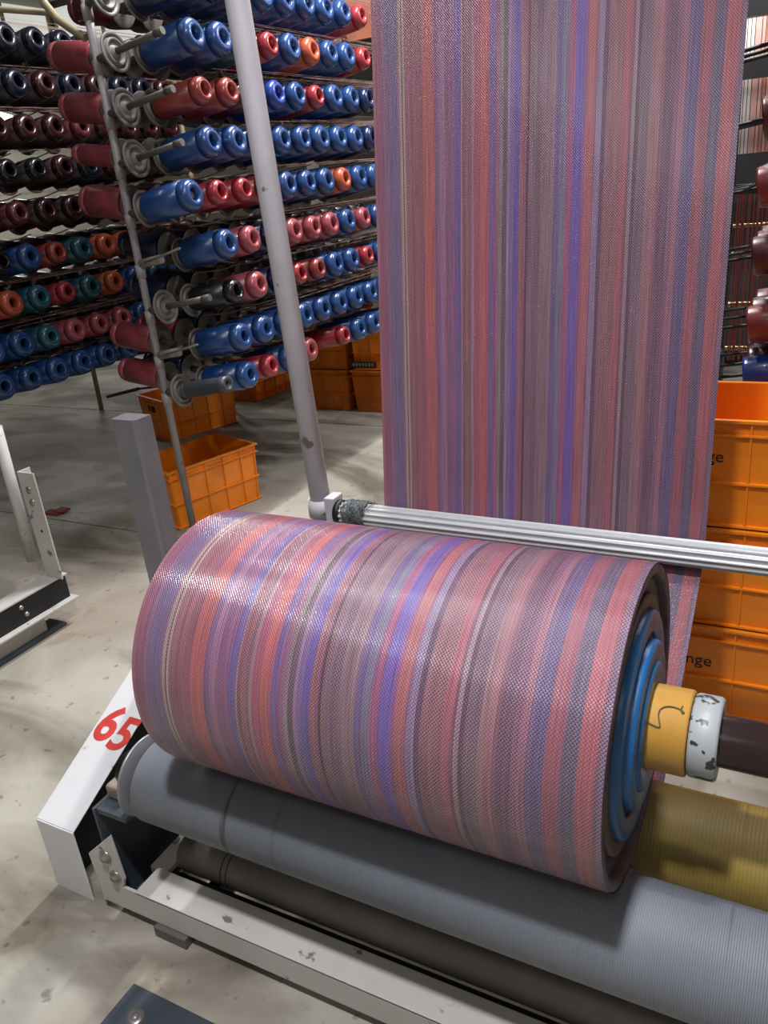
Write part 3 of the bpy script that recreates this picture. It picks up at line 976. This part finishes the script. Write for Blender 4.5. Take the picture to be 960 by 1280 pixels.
FACE = 0.375 * math.cos(TILT)            # outer bobbin face from the creel axis

# right creel of the photograph (the one beside the white post)
RX = -2.617
GR = [  # columns 0..9, bottom row first; '.' = none
    ['tube', 'blue', 'red', 'blue', 'pink', '.', 'red', 'blue', 'blue', 'blue'],
    ['.', 'blue', 'blue', 'blue', 'blue', 'blue', 'blue', 'blue', 'blue', 'blue'],
    ['.', 'black', 'pink', 'navy', 'red', 'brick', 'blue', 'blue', 'red', 'blue'],
    ['.', 'blue', 'pink', 'navy', 'pink', 'pink', 'pink', 'blue', 'pink', 'blue'],
    ['blue', 'red', 'red', 'brick', 'blue', 'blue', 'blue', 'orange', 'blue', 'blue'],
    ['.', 'blue', 'blue', 'blue', 'blue', 'blue', 'blue', 'blue', 'blue', 'navy'],
    ['.', 'brick', 'brick', 'maroon', 'royal', 'blue', 'red', 'blue', 'blue', 'navy'],
    ['.', 'blue', 'blue', 'teal', 'red', 'blue', 'orange', 'blue', 'blue', 'red'],
    ['.', 'navy', 'navy', 'navy', 'blue', 'blue', 'blue', 'blue', 'blue', 'red']]
creel('bobbin_creel', RX, Y0, 10, (1, -1), 'pipe bobbin creel with thin post and bare front pegs left of the white support post', (0, 16), long_first=True, bare=[(1, 0, 1), (1, 0, 3)] + [(-1, c, r) for c in range(5, 10) for r in range(9)] + [(-1, 0, r) for r in (2, 3, 8)])
mc = bpy.data.objects['bobbin_creel']
for r_ in (1, 3):
    zc = ROWZ[r_] - 0.375 * math.sin(TILT)
    d = Vector((math.cos(TILT), 0, math.sin(TILT)))
    a = Vector((RX, Y0, zc))
    part('bare_arm', MB().cyl(a + d * 0.012, a + d * 0.13, 0.019, 12), M_arm, mc)
    part('thin_rod', MB().cyl(a + d * 0.06 + Vector((0, -0.03, 0)), a + d * 0.27 + Vector((0, -0.03, 0.02)), 0.005, 8), M_disc, mc)
SMALL = {'red': 0.84, 'pink': 0.95, 'orange': 0.95, 'brick': 0.88, 'maroon': 0.9, 'black': 0.85}
for ri, row in enumerate(GR):
    for ci, c in enumerate(row):
        if c == '.':
            continue
        y = Y0 + ci * PC
        where = "%s row, %s from front on the middle creel's aisle side" % (ORDR[ri], ORDC[ci])
        if c == 'tube':
            bobbin(RX + FACE, y, ROWZ[ri], 1, 'grey', 1, 'empty dark grey bobbin tube at the front of the lowest creel row', None, True)
        else:
            sz = SMALL.get(c, 1.0) * rnd.choice((0.97, 1.0, 1.03))
            bobbin(RX + FACE, y, ROWZ[ri], 1, c, round(sz, 2), '%s tape bobbin, %s' % (NAMEC[c], where), 'tape bobbins on the middle creel')
GP = {0: 'pink', 1: 'pink', 4: 'pink', 5: 'pink', 6: 'pink', 7: 'pink'}
for ri in range(9):
    for ci in range(0, 5):
        if ci == 0:
            if ri not in GP: continue
            c = 'pink'
            sz = {4: 1.08, 5: 0.7}.get(ri, 0.95)
            lb = '%s tape bobbin pointing left behind the thin creel post, %s row' % (NAMEC[c], ORDR[ri])
        else:
            c = rnd.choice(('maroon', 'maroon', 'brick', 'navy', 'royal' if ri == 0 else 'maroon'))
            sz = 0.95
            lb = "%s tape bobbin, %s row, %s from front on the middle creel's left side" % (NAMEC[c], ORDR[ri], ORDC[ci])
        bobbin(RX - FACE, Y0 + YOFF[-1] + ci * PC, ROWZ[ri] + 0.02, -1, c, sz, lb, 'tape bobbins on the middle creel')

# left creel, mostly in its own shade
LX = -3.465 - FACE
NL = 11
LY0 = Y0 - 2 * PC
LR = [  # columns -2.. ; bottom row first
    ['navy', 'blue', 'blue', 'blue', 'blue', 'blue', 'blue', 'navy', 'blue', 'navy', 'blue'],
    ['navy', 'blue', 'blue', 'teal', 'pink', 'pink', 'pink', 'blue', 'maroon', 'blue', 'maroon'],
    ['orange', 'orange', 'orange', 'teal', 'red', 'teal', 'orange', 'blue', 'teal', 'blue', 'brick'],
    ['black', 'black', 'black', 'blue', 'brick', 'teal', 'orange', 'orange', 'maroon', 'maroon', 'brick'],
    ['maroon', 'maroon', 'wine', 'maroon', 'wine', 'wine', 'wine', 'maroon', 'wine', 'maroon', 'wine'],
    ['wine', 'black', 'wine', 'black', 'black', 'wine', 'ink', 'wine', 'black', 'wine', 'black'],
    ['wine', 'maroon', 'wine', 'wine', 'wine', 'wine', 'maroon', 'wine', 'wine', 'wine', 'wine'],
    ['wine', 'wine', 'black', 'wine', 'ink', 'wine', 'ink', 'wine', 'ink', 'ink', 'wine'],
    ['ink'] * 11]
creel('bobbin_creel', LX, LY0, NL, (1,), 'shaded bobbin creel at the left edge of the photograph', (-2.6, 11), m_post=M_oldpipe)
for ri, row in enumerate(LR):
    for ci, c in enumerate(row):
        y = LY0 + ci * PC
        sz = SMALL.get(c, 1.0) * rnd.choice((0.97, 1.0, 1.03))
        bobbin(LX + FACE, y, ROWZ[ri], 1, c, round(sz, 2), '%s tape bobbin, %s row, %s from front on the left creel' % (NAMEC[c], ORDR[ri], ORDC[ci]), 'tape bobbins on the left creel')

# creel at the right edge, seen past the web
QX = -0.355
QROW = [0.60, 0.80, 0.965, 1.18, 1.383, 1.575, 1.773, 1.97]
QY = 2.90
creel('bobbin_creel', QX, QY, 3, (1,), 'bobbin creel at the right edge beyond the orange crate stack', (), m_post=M_rail, ygap={1: 0.0}, discs=False, rows=QROW)
QR = ['royal', 'royal', 'brick', 'maroon', 'brick', 'maroon', 'brick', 'maroon', 'maroon', 'maroon']
for ri in range(8):
    for ci in range(3):
        c = QR[ri] if ci == 0 else 'maroon'
        bobbin(QX + FACE, QY + ci * PC, QROW[ri], 1, c, 0.95, '%s tape bobbin, %s row, %s from front on the right-edge creel' % (NAMEC[c], ORDR[ri], ORDC[ci]), 'tape bobbins on the right creel')
qp = bpy.data.objects['bobbin_creel.002']
part('post', MB().cyl((QX, QY - 0.03, 0), (QX, QY - 0.03, 2.9), 0.0165, 12), M_rail, qp)
part('post', MB().cyl((QX, QY + 0.45, 0), (QX, QY + 0.45, 2.9), 0.0165, 12), M_rail, qp)

# bobbins on the far sides of the creels, almost wholly hidden: only their dark bulk shows through the gaps
for cn, cx, cols, dy in (('bobbin_creel', RX, range(5, 13), YOFF[-1]), ('bobbin_creel.001', LX, range(-2, 12), 0.05)):
    hb = MB()
    for z in ROWZ:
        for c in cols:
            y = Y0 + c * PC + dy
            d = Vector((-math.cos(TILT), 0, math.sin(TILT)))
            b0 = Vector((cx, y, z + 0.02 - 0.375 * math.sin(TILT))) + d * 0.13
            hb.lathe([(0, 0), (0, 0.058), (0.215, 0.058), (0.245, 0.045), (0.245, 0)], b0, d, 12)
    tag(part('far_side_bobbins', hb, mat('glossy_wine_tape', COLS['wine'][0], 0.4), bpy.data.objects[cn]), kind='stuff')

# drawn tapes and bright guide wires between the rows
for cn, cx, yy0, yy1 in (('bobbin_creel', -2.40, 2.95, 4.9), ('bobbin_creel.001', -3.62, 2.4, 5.0)):
    tm = MB()
    for z in ROWZ[1:]:
        for k in range(14):
            x = cx + rnd.uniform(-0.10, 0.12)
            ya = yy0 + rnd.uniform(0, 1.2)
            z0 = z + 0.074 + rnd.uniform(0, 0.016)
            tm.box((x - 0.0015, ya, z0), (x + 0.0015, yy1, z0 + 0.0006))
    tag(part('drawn_tapes', tm, M_strand, bpy.data.objects[cn]), kind='stuff')
    g_ = MB()
    for z in ROWZ[1:]:
        for k in range(9):
            y = yy0 + k * 0.24 + 0.08
            g_.tube([(cx - 0.20, y, z - 0.135), (cx - 0.06, y, z - 0.128), (cx + 0.03, y + 0.02, z - 0.108)], 0.003, 5)
    tag(part('guide_wires', g_, M_wire, bpy.data.objects[cn]), kind='stuff')
# cross pipes high at the left, joined to the post
solo('bent_pipe', MB().tube([(-2.654, 2.685, 2.098), (-2.70, 2.685, 2.125), (-2.78, 2.685, 2.18), (-2.83, 2.685, 2.24), (-2.86, 2.685, 2.31), (-2.88, 2.685, 2.45), (-2.88, 2.685, 2.9)], 0.016, 12), M_oldpipe, (-2.64, 2.685, 2.09), 'bent yellowish pipe joining the thin creel post near the top', 'pipe')
solo('cross_pipe', MB().cyl((-2.845, 2.72, 2.215), (-3.84, 2.72, 2.42), 0.012, 12), M_oldpipe, (-3.2, 2.72, 2.2), 'straight yellowish cross pipe between two creels at top left', 'pipe')

# small floor things
tag(part('black_rod', MB().cyl((-3.52, 3.16, 0.502), (-3.20, 3.09, 0.575), 0.009, 10).cyl((-3.20, 3.09, 0.575), (-2.63, 2.97, 0.662), 0.006, 8), M_black, bpy.data.objects['bobbin_creel']), 'black handle rod')
solo('floor_prop', MB().cyl((-5.0, 4.40, 0), (-4.975, 4.40, 0.75), 0.018, 10), M_oldpipe, (-5.0, 4.4, 0), 'slim pale prop standing on the floor below the left creel', 'prop')
solo('red_scrap', MB().box((-3.60, 2.62, 0.0), (-3.50, 2.67, 0.012)).box((-3.55, 2.64, 0.01), (-3.48, 2.70, 0.018)), mat('red_scrap_cloth', '7a3028', 0.8), (-3.56, 2.64, 0), 'small red scrap lying on the dark floor at left', 'scrap')

# ------------------------------------------------------------------ background beyond the right of the web
def curtain():
    rt = empty('tape_curtain', (-0.1, 5.6, 1.35), 'pale pink curtain of lit vertical tapes behind the right creel', 'tape')
    cols = [('white_tape', 'e6dad6'), ('pink_tape', 'd9aaa2'), ('salmon_tape', 'c98a76'), ('grey_tape', 'a3908e')]
    ms = [mat(a, b_, 0.45, 0, 0.1, 20) for a, b_ in cols]
    x = -1.15
    while x < 0.7:
        wd = rnd.choice((0.02, 0.035, 0.05))
        r_ = rnd.random()
        i = (0 if r_ < 0.5 else 1 if r_ < 0.85 else 3) if x < -0.5 else rnd.choice((1, 2, 2, 1, 3))
        part('tape', MB().box((x, 5.6, 1.35), (x + wd - 0.004, 5.603, 3.3)), ms[i], rt)
        x += wd
    part('top_bar', MB().box((-1.2, 5.59, 3.3), (0.75, 5.62, 3.34)), M_black, rt)
    return rt
curtain()
gt = empty('loom_gantry', (-0.2, 5.3, 0), 'dark steel loom gantry beams crossing in front of the pink tapes', 'gantry')
for z0, z1 in ((2.07, 2.24), (1.78, 1.87), (1.16, 1.41), (0.80, 0.84)):
    part('beam', MB().box((-1.1, 5.25, z0), (1.0, 5.33, z1)), M_black, gt)
for x in (-1.1, 0.98):
    part('upright', MB().box((x, 5.26, 0), (x + 0.05, 5.32, 2.24)), M_black, gt)
rk = empty('tape_rack', (-0.35, 4.05, 0), 'rack of bright bars guiding red-brown vertical tapes at right', 'rack')
for z, r in ((1.14, 0.008), (1.02, 0.010), (0.60, 0.010), (0.80, 0.012)):
    part('bar', MB().cyl((-0.75, 4.05, z), (0.1, 4.05, z), r, 10), mat('brass_bar', '9a8a6a', 0.35, 0.6), rk)
for x in (-0.75, 0.1):
    part('upright', MB().box((x - 0.015, 4.03, 0), (x + 0.015, 4.07, 1.31)), M_black, rk)
vt = MB()
for k in range(34):
    x = -0.42 + rnd.uniform(0, 0.22)
    vt.box((x, 4.03 - 0.02 * rnd.random(), 0.55), (x + 0.003, 4.031, 1.27))
tag(part('vertical_tapes', vt, M_strandred, rk), kind='stuff')
part('top_bar', MB().box((-0.75, 4.02, 1.27), (0.1, 4.06, 1.31)), M_black, rk)
dk = solo('dark_cabinet', MB().box((-1.6, 6.2, 0), (1.2, 6.9, 1.3)), M_black, (-0.2, 6.5, 0), 'dark machine cabinet in the gloom behind the tape rack', 'cabinet', b=0.02)
part('panel', MB().box((-1.5, 6.19, 0.1), (-0.15, 6.2, 1.2)), M_darkplate, dk)
part('panel', MB().box((-0.1, 6.19, 0.1), (1.1, 6.2, 1.2)), M_darkplate, dk)

# hanging printed sack and the far loom between creel and web
sk = solo('hanging_sack', MB().box((-2.80, 5.0, 2.27), (-2.2, 5.03, 3.2)), mat('orange_pink_sack', 'a5674f', 0.6, 0, 0.25, 6), (-2.5, 5.0, 2.3), 'orange-pink printed sack hanging at top beside the web', 'sack')
text_mesh('print', 'SIC', 0.20, mat('grey_lilac_print', '9b8c9a', 0.6), axes((-2.69, 4.999, 2.75), (0, 0, -1), (1, 0, 0), (0, -1, 0)), sk, 0, 0.004)
part('hanging_cord', MB().cyl((-2.5, 5.015, 3.2), (-2.5, 5.015, ZC), 0.006, 8), M_rail, sk)
fm = empty('far_loom_frame', (-2.6, 7.2, 0), 'pale far loom frame seen in gaps between the bobbins', 'frame')
for z in (0.55, 1.0, 1.45, 1.9):
    part('beam', MB().box((-4.6, 7.2, z), (-1.4, 7.3, z + 0.07)), M_white, fm)
for x in (-4.6, -3.0, -1.5):
    part('upright', MB().box((x, 7.2, 0), (x + 0.08, 7.3, 2.6)), M_white, fm)
# far lamp glimpsed at the left edge
lp = empty('far_lamp', (-6.02, 5.0, 2.16), 'glaring white lamp shining between dark bobbins at left edge', 'lamp')
part('bulb', MB().lathe([(0, 0), (0.03, 0.08), (0.08, 0.11), (0.13, 0.08), (0.16, 0)], (-6.02, 5.0, 2.09), (0, 0, 1), 20), emit('lamp_glow', (1, 0.98, 0.94), 30), lp)
part('cord', MB().cyl((-6.02, 5.0, 2.24), (-6.02, 5.0, ZC), 0.006, 8), M_black, lp)
